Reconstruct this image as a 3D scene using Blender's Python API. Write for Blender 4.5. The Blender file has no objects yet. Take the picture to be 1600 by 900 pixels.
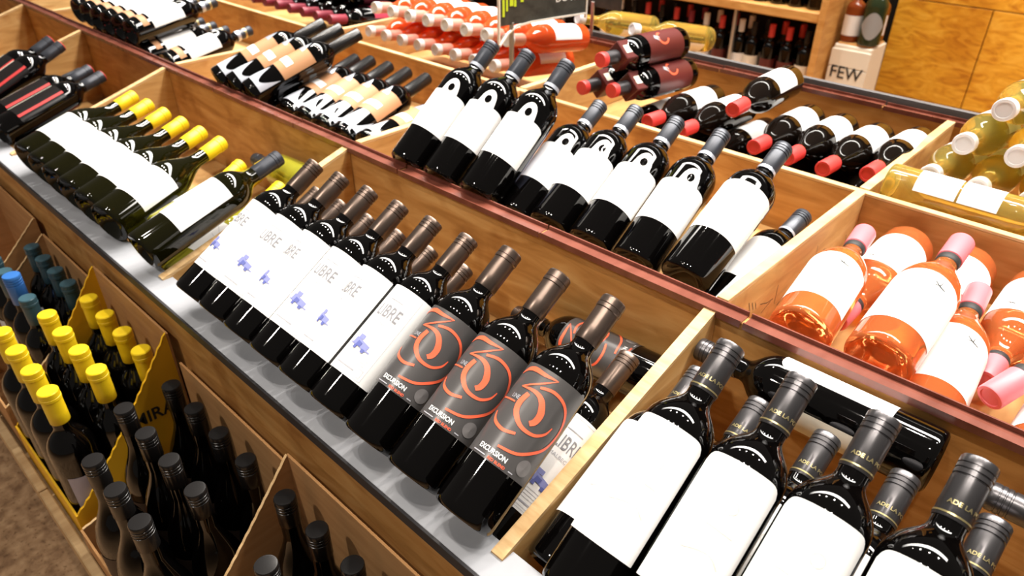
import bpy, bmesh, math, random
from mathutils import Matrix, Vector
random.seed(7)
SC = bpy.context.scene
COL = SC.collection
G = 0.60                      # height of the front ledge above the floor; coordinates below are measured from the ledge
# ------------------------------------------------------------------ camera
cam_d = bpy.data.cameras.new('camera'); cam = bpy.data.objects.new('camera', cam_d); COL.objects.link(cam)
RM = Matrix(((0.72253638, -0.3739889, 0.58144086), (0.6913329, 0.39086898, -0.60768434), (0.0, 0.84104324, 0.54096789)))
CAM = Vector((0, -0.3322, 0.685 + G))
cam.matrix_world = Matrix.Translation(CAM) @ RM.to_4x4()
cam_d.sensor_width = 36; cam_d.lens = 25.711; cam_d.clip_start = 0.02; cam_d.clip_end = 60
cam_d.dof.use_dof = True; cam_d.dof.focus_distance = 0.85; cam_d.dof.aperture_fstop = 7.0
SC.camera = cam
# ------------------------------------------------------------------ world, lamps, exposure
w = bpy.data.worlds.new('world'); SC.world = w; w.use_nodes = True
bg = w.node_tree.nodes['Background']; bg.inputs[0].default_value = (1.0, 0.90, 0.80, 1); bg.inputs[1].default_value = 0.085
def area_lamp(name, loc, target, sx, sy, power, color=(1, .95, .88), spread=math.pi):
    l = bpy.data.lights.new(name, 'AREA'); l.shape = 'RECTANGLE'; l.size = sx; l.size_y = sy; l.energy = power; l.color = color; l.spread = spread
    o = bpy.data.objects.new(name, l); COL.objects.link(o); o.location = loc
    d = (Vector(target) - Vector(loc)).normalized(); z = -d; x = Vector((1, 0, 0)); x = (x - z * x.dot(z)).normalized(); y = z.cross(x)
    o.rotation_euler = Matrix((x, y, z)).transposed().to_euler(); return o
def spot_lamp(name, loc, target, power, cone=70, r=.035, color=(1, .92, .82)):
    l = bpy.data.lights.new(name, 'SPOT'); l.energy = power; l.spot_size = math.radians(cone); l.spot_blend = .6; l.shadow_soft_size = r; l.color = color
    o = bpy.data.objects.new(name, l); COL.objects.link(o); o.location = loc
    o.rotation_euler = (Vector(target) - Vector(loc)).to_track_quat('-Z', 'Y').to_euler(); return o
area_lamp('ceiling_strip_lamp', (-1.2, 1.40, 2.05 + G), (-1.2, .85, G), 4.6, .30, 78, spread=math.radians(115))
area_lamp('ceiling_strip_lamp', (-1.2, 2.9, 2.05 + G), (-1.2, 3.3, G), 4.6, .16, 60, spread=math.radians(130))
for i in range(7):
    spot_lamp('track_spot', (-3.3 + .62 * i, .85, 2.0 + G), (-3.1 + .6 * i, .45, G), 34)
for i in range(4):
    spot_lamp('track_spot', (-1.5 + .55 * i, -.25, 2.15 + G), (-1.25 + .48 * i, .25, G), (10, 24, 36, 40)[i], cone=46)
spot_lamp('added_fill_spot', (-1.3, -1.3, 2.2 + G), (-1.15, -.22, .25), 75, cone=58, r=.06)  # added unseen fill light, brightens the floor, cartons and front panel
for i in range(3):
    spot_lamp('track_spot', (-2.6 + .8 * i, 2.5, 2.0 + G), (-2.4 + .8 * i, 3.8, -.2 + G), 45, cone=80)
SC.view_settings.view_transform = 'Standard'; SC.view_settings.look = 'None'; SC.view_settings.gamma = 1
SC.view_settings.use_curve_mapping = False; SC.view_settings.exposure = 0.54
# ------------------------------------------------------------------ materials
MATS = {}
def mat(name, col, rough=.5, metal=0, spec=.5, trans=0, ior=1.45, coat=0, sss=0):
    if name in MATS: return MATS[name]
    m = bpy.data.materials.new(name); m.use_nodes = True; b = m.node_tree.nodes['Principled BSDF']
    b.inputs['Base Color'].default_value = (*col, 1); b.inputs['Roughness'].default_value = rough; b.inputs['Metallic'].default_value = metal
    b.inputs['Specular IOR Level'].default_value = spec; b.inputs['Transmission Weight'].default_value = trans; b.inputs['IOR'].default_value = ior
    b.inputs['Coat Weight'].default_value = coat
    MATS[name] = m; return m
def ramp_mat(name, stops, scale=(1, 1, 1), nscale=6, detail=6, rough=.6, dist=.6, bump=0, spec=.3, second=None):
    m = bpy.data.materials.new(name); m.use_nodes = True; nt = m.node_tree; b = nt.nodes['Principled BSDF']
    tc = nt.nodes.new('ShaderNodeTexCoord'); mp = nt.nodes.new('ShaderNodeMapping'); mp.inputs['Scale'].default_value = scale
    n = nt.nodes.new('ShaderNodeTexNoise'); n.inputs['Scale'].default_value = nscale; n.inputs['Detail'].default_value = detail; n.inputs['Distortion'].default_value = dist
    r = nt.nodes.new('ShaderNodeValToRGB'); e = r.color_ramp.elements
    e[0].position = stops[0][0]; e[0].color = (*stops[0][1], 1); e[1].position = stops[-1][0]; e[1].color = (*stops[-1][1], 1)
    for p, c in stops[1:-1]:
        k = e.new(p); k.color = (*c, 1)
    nt.links.new(tc.outputs['Object'], mp.inputs[0]); nt.links.new(mp.outputs[0], n.inputs['Vector']); nt.links.new(n.outputs['Fac'], r.inputs[0])
    out = r.outputs[0]
    if second:
        n2 = nt.nodes.new('ShaderNodeTexNoise'); n2.inputs['Scale'].default_value = second[0]; n2.inputs['Detail'].default_value = 3
        r2 = nt.nodes.new('ShaderNodeValToRGB'); r2.color_ramp.elements[0].position = second[1]; r2.color_ramp.elements[0].color = (*second[3], 1)
        r2.color_ramp.elements[1].position = second[2]; r2.color_ramp.elements[1].color = (1, 1, 1, 1)
        mx = nt.nodes.new('ShaderNodeMix'); mx.data_type = 'RGBA'; mx.blend_type = 'MULTIPLY'; mx.inputs[0].default_value = 1
        nt.links.new(tc.outputs['Object'], n2.inputs['Vector']); nt.links.new(n2.outputs['Fac'], r2.inputs[0])
        nt.links.new(out, mx.inputs[6]); nt.links.new(r2.outputs[0], mx.inputs[7]); out = mx.outputs[2]
    nt.links.new(out, b.inputs['Base Color']); b.inputs['Roughness'].default_value = rough; b.inputs['Specular IOR Level'].default_value = spec
    if bump:
        bp = nt.nodes.new('ShaderNodeBump'); bp.inputs['Strength'].default_value = bump; bp.inputs['Distance'].default_value = .004
        nt.links.new(n.outputs['Fac'], bp.inputs['Height']); nt.links.new(bp.outputs[0], b.inputs['Normal'])
    MATS[name] = m; return m
ply = ramp_mat('plywood', [(.25, (.34, .150, .035)), (.5, (.49, .245, .072)), (.75, (.60, .345, .125))], (1.2, 1.2, 7), 5, 7, .55, 1.2, .15, second=(9, .32, .45, (.72, .62, .5)))
plyx = ramp_mat('plywood_divider', [(.25, (.42, .215, .065)), (.5, (.56, .32, .115)), (.75, (.66, .42, .18))], (2, 1.5, 7), 5, 7, .55, 1.0, .15, second=(11, .3, .42, (.75, .62, .5)))
edge = ramp_mat('plywood_edge', [(.3, (.52, .31, .13)), (.7, (.72, .50, .26))], (3, 3, 60), 6, 4, .6, .3)
osb = ramp_mat('strand_board', [(.28, (.55, .20, .012)), (.5, (.78, .36, .025)), (.72, (.90, .48, .06))], (2.2, 1, 6), 3.2, 6, .5, 2.0, .1, second=(2.5, .3, .5, (.82, .72, .6)))
shelfwood = ramp_mat('shelf_wood', [(.3, (.50, .22, .05)), (.7, (.68, .36, .11))], (2, 2, 10), 4, 5, .5, .6)
card = ramp_mat('cardboard', [(.3, (.40, .20, .075)), (.7, (.50, .27, .11))], (1, 1, 8), 8, 4, .85, .2)
cardtorn = ramp_mat('torn_cardboard', [(.3, (.66, .42, .19)), (.7, (.80, .56, .30))], (1, 1, 1), 60, 4, .9, .2)
ycard = ramp_mat('yellow_printed_card', [(.3, (.78, .42, .014)), (.7, (.86, .50, .02))], (1, 1, 1), 9, 3, .6, .2)
concrete = ramp_mat('brown_concrete', [(.3, (.22, .12, .06)), (.5, (.40, .24, .125)), (.7, (.56, .36, .20))], (1, 1, 1), 38, 10, .7, .3, .2, second=(120, .30, .42, (.55, .5, .45)))
greyp = ramp_mat('grey_laminate', [(.3, (.33, .34, .37)), (.7, (.40, .41, .44))], (1, 1, 1), 14, 5, .8, .3, spec=.15)
traywood = ramp_mat('tray_wood', [(.3, (.42, .27, .13)), (.7, (.58, .41, .22))], (8, 1, 4), 6, 5, .7, .3)
rail = ramp_mat('salmon_plastic_rail', [(.3, (.13, .034, .020)), (.7, (.21, .066, .044))], (3, 1, 1), 9, 4, .25, .2, spec=.6)
darktrim = mat('dark_trim', (.03, .028, .03), .45)
darkwall = ramp_mat('dark_wall', [(.3, (.02, .015, .012)), (.7, (.05, .035, .025))], (1, 1, 1), 4, 3, .8)
steel = mat('brushed_steel', (.55, .53, .5), .35, .9)
greysteel = mat('grey_strip', (.16, .15, .15), .5, .2)
whitep = mat('white_painted_wire', (.85, .80, .72), .4)
chalk = ramp_mat('chalkboard', [(.3, (.035, .035, .03)), (.7, (.07, .07, .06))], (1, 1, 1), 30, 4, .6)
lime = mat('lime_chalk', (.62, .80, .03), .6)
paper = mat('white_paper', (.84, .83, .82), .6, spec=.3)
creampaper = mat('cream_paper', (.80, .74, .62), .6, spec=.3)
beigepaper = mat('beige_paper', (.46, .235, .115), .5, spec=.3)
greypaper = mat('charcoal_label', (.085, .08, .08), .32, .25)
coral = mat('coral_print', (.86, .13, .06), .4)
lilac = mat('lilac_print', (.22, .24, .50), .6)
blueink = mat('blue_print', (.10, .12, .36), .6)
greyink = mat('grey_print', (.24, .24, .26), .6)
paleink = mat('pale_print', (.40, .40, .44), .6)
blackink = mat('black_print', (.02, .02, .02), .6)
whiteink = mat('white_print', (.85, .85, .83), .5)
redlab = mat('red_label', (.11, .018, .016), .4)
redstripe = mat('red_stripe', (.55, .02, .02), .45)
gold = mat('gold_print', (.55, .46, .22), .3, .8)
glassD = mat('dark_wine_glass', (.0010, .0008, .0008), .04, spec=.5, ior=1.5)
glassB = mat('brown_wine_glass', (.005, .003, .002), .06, ior=1.5)
glassO = mat('olive_wine_glass', (.0050, .0046, .0005), .05, ior=1.5, trans=0)
glassY = mat('pale_yellow_wine_glass', (.84, .68, .17), .03, trans=.85, ior=1.33)
glassG = mat('green_yellow_wine_glass', (.46, .44, .04), .04, trans=.5, ior=1.36)
glassR = mat('rose_wine_glass', (.93, .30, .09), .03, trans=.78, ior=1.34)
glassR2 = mat('red_orange_wine_glass', (.80, .11, .025), .04, trans=.45, ior=1.34)
neckclear = mat('clear_neck_glass', (.90, .62, .45), .03, trans=.8, ior=1.3)
capBr = mat('bronze_screw_cap', (.15, .11, .09), .32, .85)
capGr = mat('graphite_screw_cap', (.11, .105, .11), .30, .8)
capBk = mat('black_screw_cap', (.014, .013, .013), .25, .2)
capSl = mat('slate_screw_cap', (.050, .054, .066), .34, .4)
capYe = mat('yellow_capsule', (.86, .60, .012), .4)
capPk = mat('pink_capsule', (.74, .17, .20), .42)
capWh = mat('white_screw_cap', (.80, .78, .77), .35)
capRd = mat('red_capsule', (.66, .055, .05), .35)
capMa = mat('maroon_capsule', (.25, .025, .045), .4)
capTe = mat('teal_capsule', (.035, .085, .11), .35)
capBl = mat('blue_capsule', (.04, .17, .52), .3, .2)
ring = mat('silver_neck_band', (.55, .58, .66), .25, .5)
pinkfoil = mat('pink_neck_paper', (.62, .27, .20), .55)
# ------------------------------------------------------------------ mesh helpers
def mesh_from(verts, faces, smooth=False, sharp=None, name='m'):
    me = bpy.data.meshes.new(name); me.from_pydata([tuple(v) for v in verts], [], faces); me.update()
    if smooth:
        me.polygons.foreach_set('use_smooth', [True] * len(me.polygons))
        if sharp: me.set_sharp_from_angle(angle=math.radians(sharp))
    return me
def lathe(profile, seg=36, sharp=45):
    vs, fs = [], []; rings = []
    for r, z in profile:
        if r < 1e-6: rings.append([len(vs)]); vs.append((0, 0, z))
        else:
            rings.append(list(range(len(vs), len(vs) + seg)))
            vs += [(r * math.cos(2 * math.pi * k / seg), r * math.sin(2 * math.pi * k / seg), z) for k in range(seg)]
    for a, b in zip(rings, rings[1:]):
        for k in range(seg):
            k2 = (k + 1) % seg
            if len(a) == 1 and len(b) == 1: continue
            if len(a) == 1: fs.append((a[0], b[k2], b[k]))
            elif len(b) == 1: fs.append((a[k], a[k2], b[0]))
            else: fs.append((a[k], a[k2], b[k2], b[k]))
    me = mesh_from(vs, fs, True, sharp)
    bm = bmesh.new(); bm.from_mesh(me); bmesh.ops.recalc_face_normals(bm, faces=bm.faces); bm.to_mesh(me); bm.free()
    me.set_sharp_from_angle(angle=math.radians(sharp)); return me
BORD = [(1, 0), (.985, .12), (.945, .27), (.86, .43), (.74, .58), (.60, .71), (.48, .82), (.41, .91), (.385, 1)]
BURG = [(1, 0), (.99, .07), (.955, .18), (.885, .31), (.775, .45), (.65, .59), (.53, .72), (.445, .84), (.395, .94), (.38, 1)]
def bottle_profile(R, L, bh, sh, style, rn):
    p = [(0, .022), (R * .35, .019), (R * .62, .010), (R * .78, .002), (R * .88, 0), (R * .955, .0018), (R * .992, .006), (R, .012)]
    p += [(R, bh * .5)]
    for a, t in style:
        k = (a - style[-1][0]) / (1 - style[-1][0]); p.append((rn + (R - rn) * k, bh + sh * t))
    p += [(rn * .98, L - .03), (rn * .98, L - .004), (0, L - .004)]
    return p
def cap_profile(r, z0, L, kind):
    n = .0008
    if kind == 'screw':
        p = [(r * .97, z0), (r, z0 + .001), (r, L - .021), (r * .93, L - .0205), (r * .93, L - .019), (r * 1.01, L - .0185), (r * 1.01, L - .015), (r * .95, L - .0145), (r * .95, L - .0135),
             (r * 1.02, L - .013), (r * 1.02, L - .0095), (r * .96, L - .009), (r * .96, L - .0082), (r * 1.02, L - .0078), (r * 1.02, L - .002), (r * .96, L - .0003), (r * .8, L), (0, L)]
    elif kind == 'wide':
        p = [(r * .92, z0), (r, z0 + .001), (r, L - .002), (r * .94, L), (r * .72, L + .0003), (r * .68, L - .0012), (0, L - .0012)]
    else:
        p = [(r * .95, z0), (r * .99, z0 + .001), (r, z0 + .02), (r, L - .018), (r * 1.06, L - .017), (r * 1.06, L - .012), (r * 1.0, L - .0115), (r * 1.04, L - .0108), (r * 1.04, L - .002), (r * .95, L - .0002), (0, L)]
    return p
def patch(r, z0, z1, a0, a1, n=28, top=None, off=.0005, bot=None):
    vs, fs = [], []; m = 10
    for i in range(n + 1):
        t = i / n; a = a0 + (a1 - a0) * t; zt = z1 if top is None else top(t); zb = z0 if bot is None else bot(t)
        for j in range(m + 1):
            z = zb + (zt - zb) * j / m; rr = (r(z) if callable(r) else r) + off
            vs.append((rr * math.sin(a), -rr * math.cos(a), z))
    for i in range(n):
        for j in range(m):
            k = i * (m + 1) + j; fs.append((k, k + m + 1, k + m + 2, k + 1))
    return mesh_from(vs, fs, True)
def wrap(pts, r, off):                                # (angle, z) -> surface of the bottle
    return [((r + off) * math.sin(a), -(r + off) * math.cos(a), z) for a, z in pts]
def ribbon(pts, widths, r, off=.0010, closed=False, sub=6):
    """a painted stroke along (u, v) metres on the unrolled label"""
    P = []; W = []
    n = len(pts)
    def cr(a, b, c, d, t): return .5 * ((2 * b) + (-a + c) * t + (2 * a - 5 * b + 4 * c - d) * t * t + (-a + 3 * b - 3 * c + d) * t ** 3)
    for i in range(n - 1):
        q = [pts[max(i - 1, 0)], pts[i], pts[i + 1], pts[min(i + 2, n - 1)]]
        for s in range(sub):
            t = s / sub; P.append(tuple(cr(q[0][k], q[1][k], q[2][k], q[3][k], t) for k in (0, 1))); W.append(widths[i] * (1 - t) + widths[i + 1] * t)
    P.append(pts[-1]); W.append(widths[-1])
    L_ = []; R_ = []
    for i, (x, y) in enumerate(P):
        x0, y0 = P[max(i - 1, 0)]; x1, y1 = P[min(i + 1, len(P) - 1)]; dx, dy = x1 - x0, y1 - y0; d = math.hypot(dx, dy) or 1
        nx, ny = -dy / d * W[i] / 2, dx / d * W[i] / 2
        L_.append((x + nx, y + ny)); R_.append((x - nx, y - ny))
    vs = []; fs = []
    for a, b in zip(L_, R_): vs += wrap([(a[0] / r, a[1]), (b[0] / r, b[1])], r, off)
    for i in range(len(P) - 1): fs.append((2 * i, 2 * i + 1, 2 * i + 3, 2 * i + 2))
    return vs, fs
def join(parts):
    V, F = [], []
    for v, f in parts:
        o = len(V); V += v; F += [tuple(i + o for i in q) for q in f]
    return V, F
def text_flat(s, size, sx=1.0, align='CENTER', bold=0):
    c = bpy.data.curves.new('t', 'FONT'); c.body = s; c.size = size; c.align_x = align; c.resolution_u = 3; c.offset = bold
    o = bpy.data.objects.new('t', c); COL.objects.link(o); bpy.context.view_layer.update()
    me = bpy.data.meshes.new_from_object(o.evaluated_get(bpy.context.evaluated_depsgraph_get()))
    bm = bmesh.new(); bm.from_mesh(me); bmesh.ops.triangulate(bm, faces=bm.faces)
    for _ in range(2):
        le = [e for e in bm.edges if e.calc_length() > size * .22]
        if le: bmesh.ops.subdivide_edges(bm, edges=le, cuts=1); bmesh.ops.triangulate(bm, faces=bm.faces)
    bm.verts.ensure_lookup_table()
    V = [(v.co.x * sx, v.co.y) for v in bm.verts]; F = [tuple(v.index for v in f.verts) for f in bm.faces]
    bm.free(); bpy.data.objects.remove(o); bpy.data.curves.remove(c); bpy.data.meshes.remove(me)
    return V, F
def text_wrap(s, size, cu, v, r, sx=1.0, off=.0011, bold=0):
    V, F = text_flat(s, size, sx, bold=bold)
    return wrap([((x + cu) / r, y + v) for x, y in V], r, off), F
def rect_lines(u0, v0, u1, v1, wd, r, off=.0010):
    out = []
    for a, b in (((u0, v0), (u1, v0)), ((u0, v1), (u1, v1)), ((u0, v0), (u0, v1)), ((u1, v0), (u1, v1))):
        out.append(ribbon([a, b], [wd, wd], r, off, sub=8))
    return join(out)
def box_vf(x0, x1, y0, y1, z0, z1):
    v = [(x, y, z) for x in (x0, x1) for y in (y0, y1) for z in (z0, z1)]
    f = [(0, 1, 3, 2), (4, 6, 7, 5), (0, 4, 5, 1), (2, 3, 7, 6), (0, 2, 6, 4), (1, 5, 7, 3)]
    return v, f
def link(name, me, m, parent=None, loc=(0, 0, 0)):
    o = bpy.data.objects.new(name, me); COL.objects.link(o)
    if m is not None and len(me.materials) == 0: me.materials.append(m)
    if parent is not None: o.parent = parent
    o.location = loc; return o
def empty(name, loc, label, cat, group=None):
    o = bpy.data.objects.new(name, None); COL.objects.link(o); o.empty_display_size = .03; o.location = loc
    o['label'] = label; o['category'] = cat
    if group: o['group'] = group
    return o
def bevel_mesh(V, F, wd=.0012):
    me = mesh_from(V, F); bm = bmesh.new(); bm.from_mesh(me); bmesh.ops.recalc_face_normals(bm, faces=bm.faces)
    bmesh.ops.bevel(bm, geom=list(bm.edges), offset=wd, segments=1, affect='EDGES'); bm.to_mesh(me); bm.free(); return me
def bbox(name, x0, x1, y0, y1, z0, z1, m, parent=None, bev=.0012):
    return link(name, bevel_mesh(*box_vf(x0, x1, y0, y1, z0, z1), bev), m, parent)
def prism_x(name, yz, x0, x1, m, parent):
    n = len(yz); V = [(x0, y, z) for y, z in yz] + [(x1, y, z) for y, z in yz]
    F = [tuple(range(n)), tuple(range(2 * n - 1, n - 1, -1))] + [(i, i + n, (i + 1) % n + n, (i + 1) % n) for i in range(n)]
    me = mesh_from(V, F); bm = bmesh.new(); bm.from_mesh(me); bmesh.ops.recalc_face_normals(bm, faces=bm.faces); bm.to_mesh(me); bm.free()
    return link(name, me, m, parent)
# ------------------------------------------------------------------ the setting
def struct(o): o['kind'] = 'structure'; return o
struct(bbox('floor', -7, 4, -3, 7, -.05, 0, concrete))
struct(bbox('wall_back', -7, 4, 4.55, 4.65, 0, 3.2, darkwall))
# strand board wall on the right, panels with open joints
SB = empty('wall_panelled', (0, 0, 0), 'orange strand board partition wall behind the display', 'wall')
del SB['category']; del SB['label']; SB['kind'] = 'structure'
for (x0, x1, z0, z1) in ((-1.31, -.873, .02, .503), (-.868, -.30, .02, .503), (-.295, .5, .02, .503), (-1.31, -.62, .508, 2.1), (-.615, .5, .508, 2.1)):
    bbox('panel', x0, x1, 3.93, 3.95, z0, z1, osb, SB, .0015)
bbox('backing_board', -1.30, .5, 3.952, 3.97, .0, 1.5 + G, darktrim, SB)
# ------------------------------------------------------------------ display stand
Y2, Y3, Y4, Z2 = .455, .955, 1.455, .128
XL, XR = -3.9, .75
DIV = [-.37, -1.205, -2.02, -2.61, -3.15]
ST = empty('wine_display_stand', (0, 0, G), 'stepped wooden display stand with plywood bins full of wine bottles', 'display stand')
bbox('front_panel', XL, XR, .004, .022, -.565, -.013, ply, ST)
bbox('front_ledge', XL, XR, .0, .048, -.012, 0, greyp, ST, .0008)
bbox('ledge_trim', XL, XR, -.004, 0, -.016, .0006, darktrim, ST, .0004)
bbox('bin_floor', XL, XR, .022, Y2 - .009, -.104, -.090, plyx, ST)
bbox('riser_board', XL, XR, Y2 - .009, Y2 + .009, -.40, Z2 - .004, ply, ST)
bbox('bin_floor', XL, XR, Y2 + .009, Y3 - .007, -.01, .004, plyx, ST)
cb = bbox('center_board', XL, XR, Y3 - .007, Y3 + .007, -.02, Z2 - .005, ply, ST)
bbox('edge_strip', XL, XR, Y3 - .0072, Y3 + .0072, Z2 - .005, Z2, edge, cb, .0006)
bbox('bin_floor', XL, XR, Y3 + .007, Y4 - .009, -.01, .004, plyx, ST)
bbox('back_board', XL, XR, Y4 - .009, Y4 + .009, -.40, Z2 - .004, ply, ST)
bbox('back_strip', XL, XR, Y4 + .028, Y4 + .040, Z2 - .03, Z2 + .014, greysteel, ST)
bbox('far_ledge', XL, XR, Y4 + .05, Y4 + .35, .036, .050, ply, ST)
bbox('far_shelf', XL, XR, Y4 + .35, Y4 + .50, -.09, -.075, ply, ST)
bbox('far_riser', XL, XR, Y4 + .332, Y4 + .35, -.09, .036, ply, ST)
bbox('far_panel', XL, XR, Y4 + .48, Y4 + .50, -.565, -.09, ply, ST)
bbox('end_panel', XR, XR + .018, .004, Y4 + .5, -.565, .02, ply, ST)
bbox('end_panel', XL - .018, XL, .004, Y4 + .5, -.565, .02, ply, ST)
# price rails: channel sections with a lip on both sides
def rails(yc, lo, hi, n, wob):
    L_ = (hi - lo) / n
    for i in range(n):
        x0, x1 = lo + i * L_ + .002, lo + (i + 1) * L_ - .002
        dz = random.uniform(-.0008, .0008)
        V, F = join([box_vf(x0, x1, yc - .013, yc + .011, Z2 - .004 + dz, Z2 - .002 + dz), box_vf(x0, x1, yc - .0145, yc - .012, Z2 - .009 + dz, Z2 + .0015 + dz),
                     box_vf(x0, x1, yc + .009, yc + .0115, Z2 - .004 + dz, Z2 + .004 + dz)])
        link('price_rail', mesh_from(V, F), rail, ST)
rails(Y2 - .0, XL, XR, 13, 1); rails(Y4 - .0, XL, XR, 11, 1)
for x in DIV:
    d = prism_x('bin_divider', [(.03, -.089), (Y2 - .01, -.089), (Y2 - .01, Z2 - .006), (.03, -.003)], x - .0085, x + .0085, plyx, ST)
    prism_x('edge_strip', [(.03, -.003), (Y2 - .01, Z2 - .006), (Y2 - .01, Z2 - .0005), (.03, .003)], x - .0087, x + .0087, edge, d)
for x in [-.37, -1.205, -2.02, -2.95]:
    d = bbox('bin_divider', x - .0085, x + .0085, Y2 + .018, Y3 - .008, .005, Z2 - .004, plyx, ST)
    bbox('edge_strip', x - .0087, x + .0087, Y2 + .018, Y3 - .008, Z2 - .004, Z2 + .002, edge, d, .0006)
    d = bbox('bin_divider', x - .0085, x + .0085, Y3 + .008, Y4 - .018, .005, Z2 - .004, plyx, ST)
    bbox('edge_strip', x - .0087, x + .0087, Y3 + .008, Y4 - .018, Z2 - .004, Z2 + .002, edge, d, .0006)
# pencil marks scribbled on the divider of the rose bin
MARKS = [[(0.5442, 0.0914), (0.5536, 0.0715)], [(0.5555, 0.0859), (0.5639, 0.0693)], [(0.568, 0.0798), (0.5737, 0.0658)], [(0.5858, 0.0684), (0.6117, 0.0586), (0.6317, 0.0568)], [(0.624, 0.0555), (0.5961, 0.0474)], [(0.6403, 0.0782), (0.641, 0.0429)], [(0.6944, 0.0428), (0.6523, 0.0344)], [(0.7721, 0.0937), (0.7747, 0.0596)], [(0.8111, 0.0732), (0.782, 0.0687)], [(0.9022, 0.0628), (0.9199, 0.0252)], [(0.9342, 0.0551), (0.9071, 0.0434)]]
V, F = [], []
for st in MARKS:
    for (y0, z0), (y1, z1) in zip(st, st[1:]):
        d = math.hypot(y1 - y0, z1 - z0) or 1; ny, nz = -(z1 - z0) / d * .0007, (y1 - y0) / d * .0007; o = len(V)
        V += [(-.3612, y0 + ny, z0 + nz), (-.3612, y0 - ny, z0 - nz), (-.3612, y1 - ny, z1 - nz), (-.3612, y1 + ny, z1 + nz)]; F.append((o, o + 1, o + 2, o + 3))
link('pencil_marks', mesh_from(V, F), mat('pencil', (.10, .07, .04), .7), ST)
# low wooden tray in front that carries the cartons
TR = empty('wooden_tray', (0, 0, G), 'low worn wooden tray on the floor carrying the cartons', 'tray')
bbox('tray_base', -2.9, -.05, -.245, -.004, -.43, -.415, traywood, TR)
for i in range(9): bbox('edge_board', -2.9 + .318 * i, -2.9 + .318 * i + .314, -.262, -.246, -.445, -.392, traywood, TR, .002)
for x in (-2.8, -1.9, -1.0, -.2): bbox('tray_foot', x, x + .06, -.24, -.03, -.598, -.43, traywood, TR)
# ------------------------------------------------------------------ bottle kinds
KINDS = {}
def kind(name, R=.0372, L=.30, bh=.188, sh=.045, style=BORD, rn=.0143, glass=glassD, cap=capBr, capk='screw', capl=.06, capr=.0152, seg=36, extra=None, capname='screw_cap'):
    P = [('glass_body', lathe(bottle_profile(R, L, bh, sh, style, rn), seg), glass, None), (capname, lathe(cap_profile(capr, L - capl, L, capk), max(20, seg - 8), 35), cap, None)]
    if extra: P += extra(R, L, bh)
    for n_, me, m, p in P:
        if len(me.materials) == 0: me.materials.append(m)
    KINDS[name] = dict(parts=P, R=R, L=L)
def rad(d): return math.radians(d)
def vf(pair, smooth=False): return mesh_from(pair[0], pair[1], smooth)
def ex_libre(R, L, bh):
    z0, z1 = .046, .184; h = .036
    pr = [text_wrap('LIBRE', .026, .002, .136, R, .60, bold=.0001)]
    gr = [rect_lines(-.031, z0 + .003, .031, z1 - .004, .0004, R), rect_lines(-.027, z0 + .006, .027, z0 + .017, .0004, R), text_wrap('MALBEC', .0065, 0, .124, R, 1.1), ribbon([(-.012, .163), (.012, .163)], [.0012] * 2, R), ribbon([(-.016, z0 + .0115), (.016, z0 + .0115)], [.0020] * 2, R)]
    for k in range(3): gr.append(ribbon([(-.024, z0 + .021 + .004 * k), (.024, z0 + .021 + .004 * k)], [.0005] * 2, R, sub=8))
    tr = [ribbon([(-.014, .092), (.013, .088)], [.010, .009], R, .0012, sub=6), ribbon([(-.010, .099), (.000, .099)], [.007, .006], R, .0012), ribbon([(-.018, .087), (.018, .085)], [.0016, .0016], R, .0012)]
    dk = [ribbon([(-.006, .0895), (.002, .0885)], [.007, .006], R, .0016), ribbon([(-.008, .0835), (-.003, .0835)], [.005, .005], R, .0016), ribbon([(.006, .083), (.011, .083)], [.005, .005], R, .0016)]
    return [('label', patch(R, z0, z1, -rad(78), rad(78)), paper, None), ('label_print', vf(join(pr)), greyink, 'label'), ('label_print', vf(join(gr)), paleink, 'label'),
            ('truck_print', vf(join(tr)), lilac, 'label'), ('truck_print', vf(join(dk)), blueink, 'label')]
kind('libre', R=.0371, extra=ex_libre)
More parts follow.
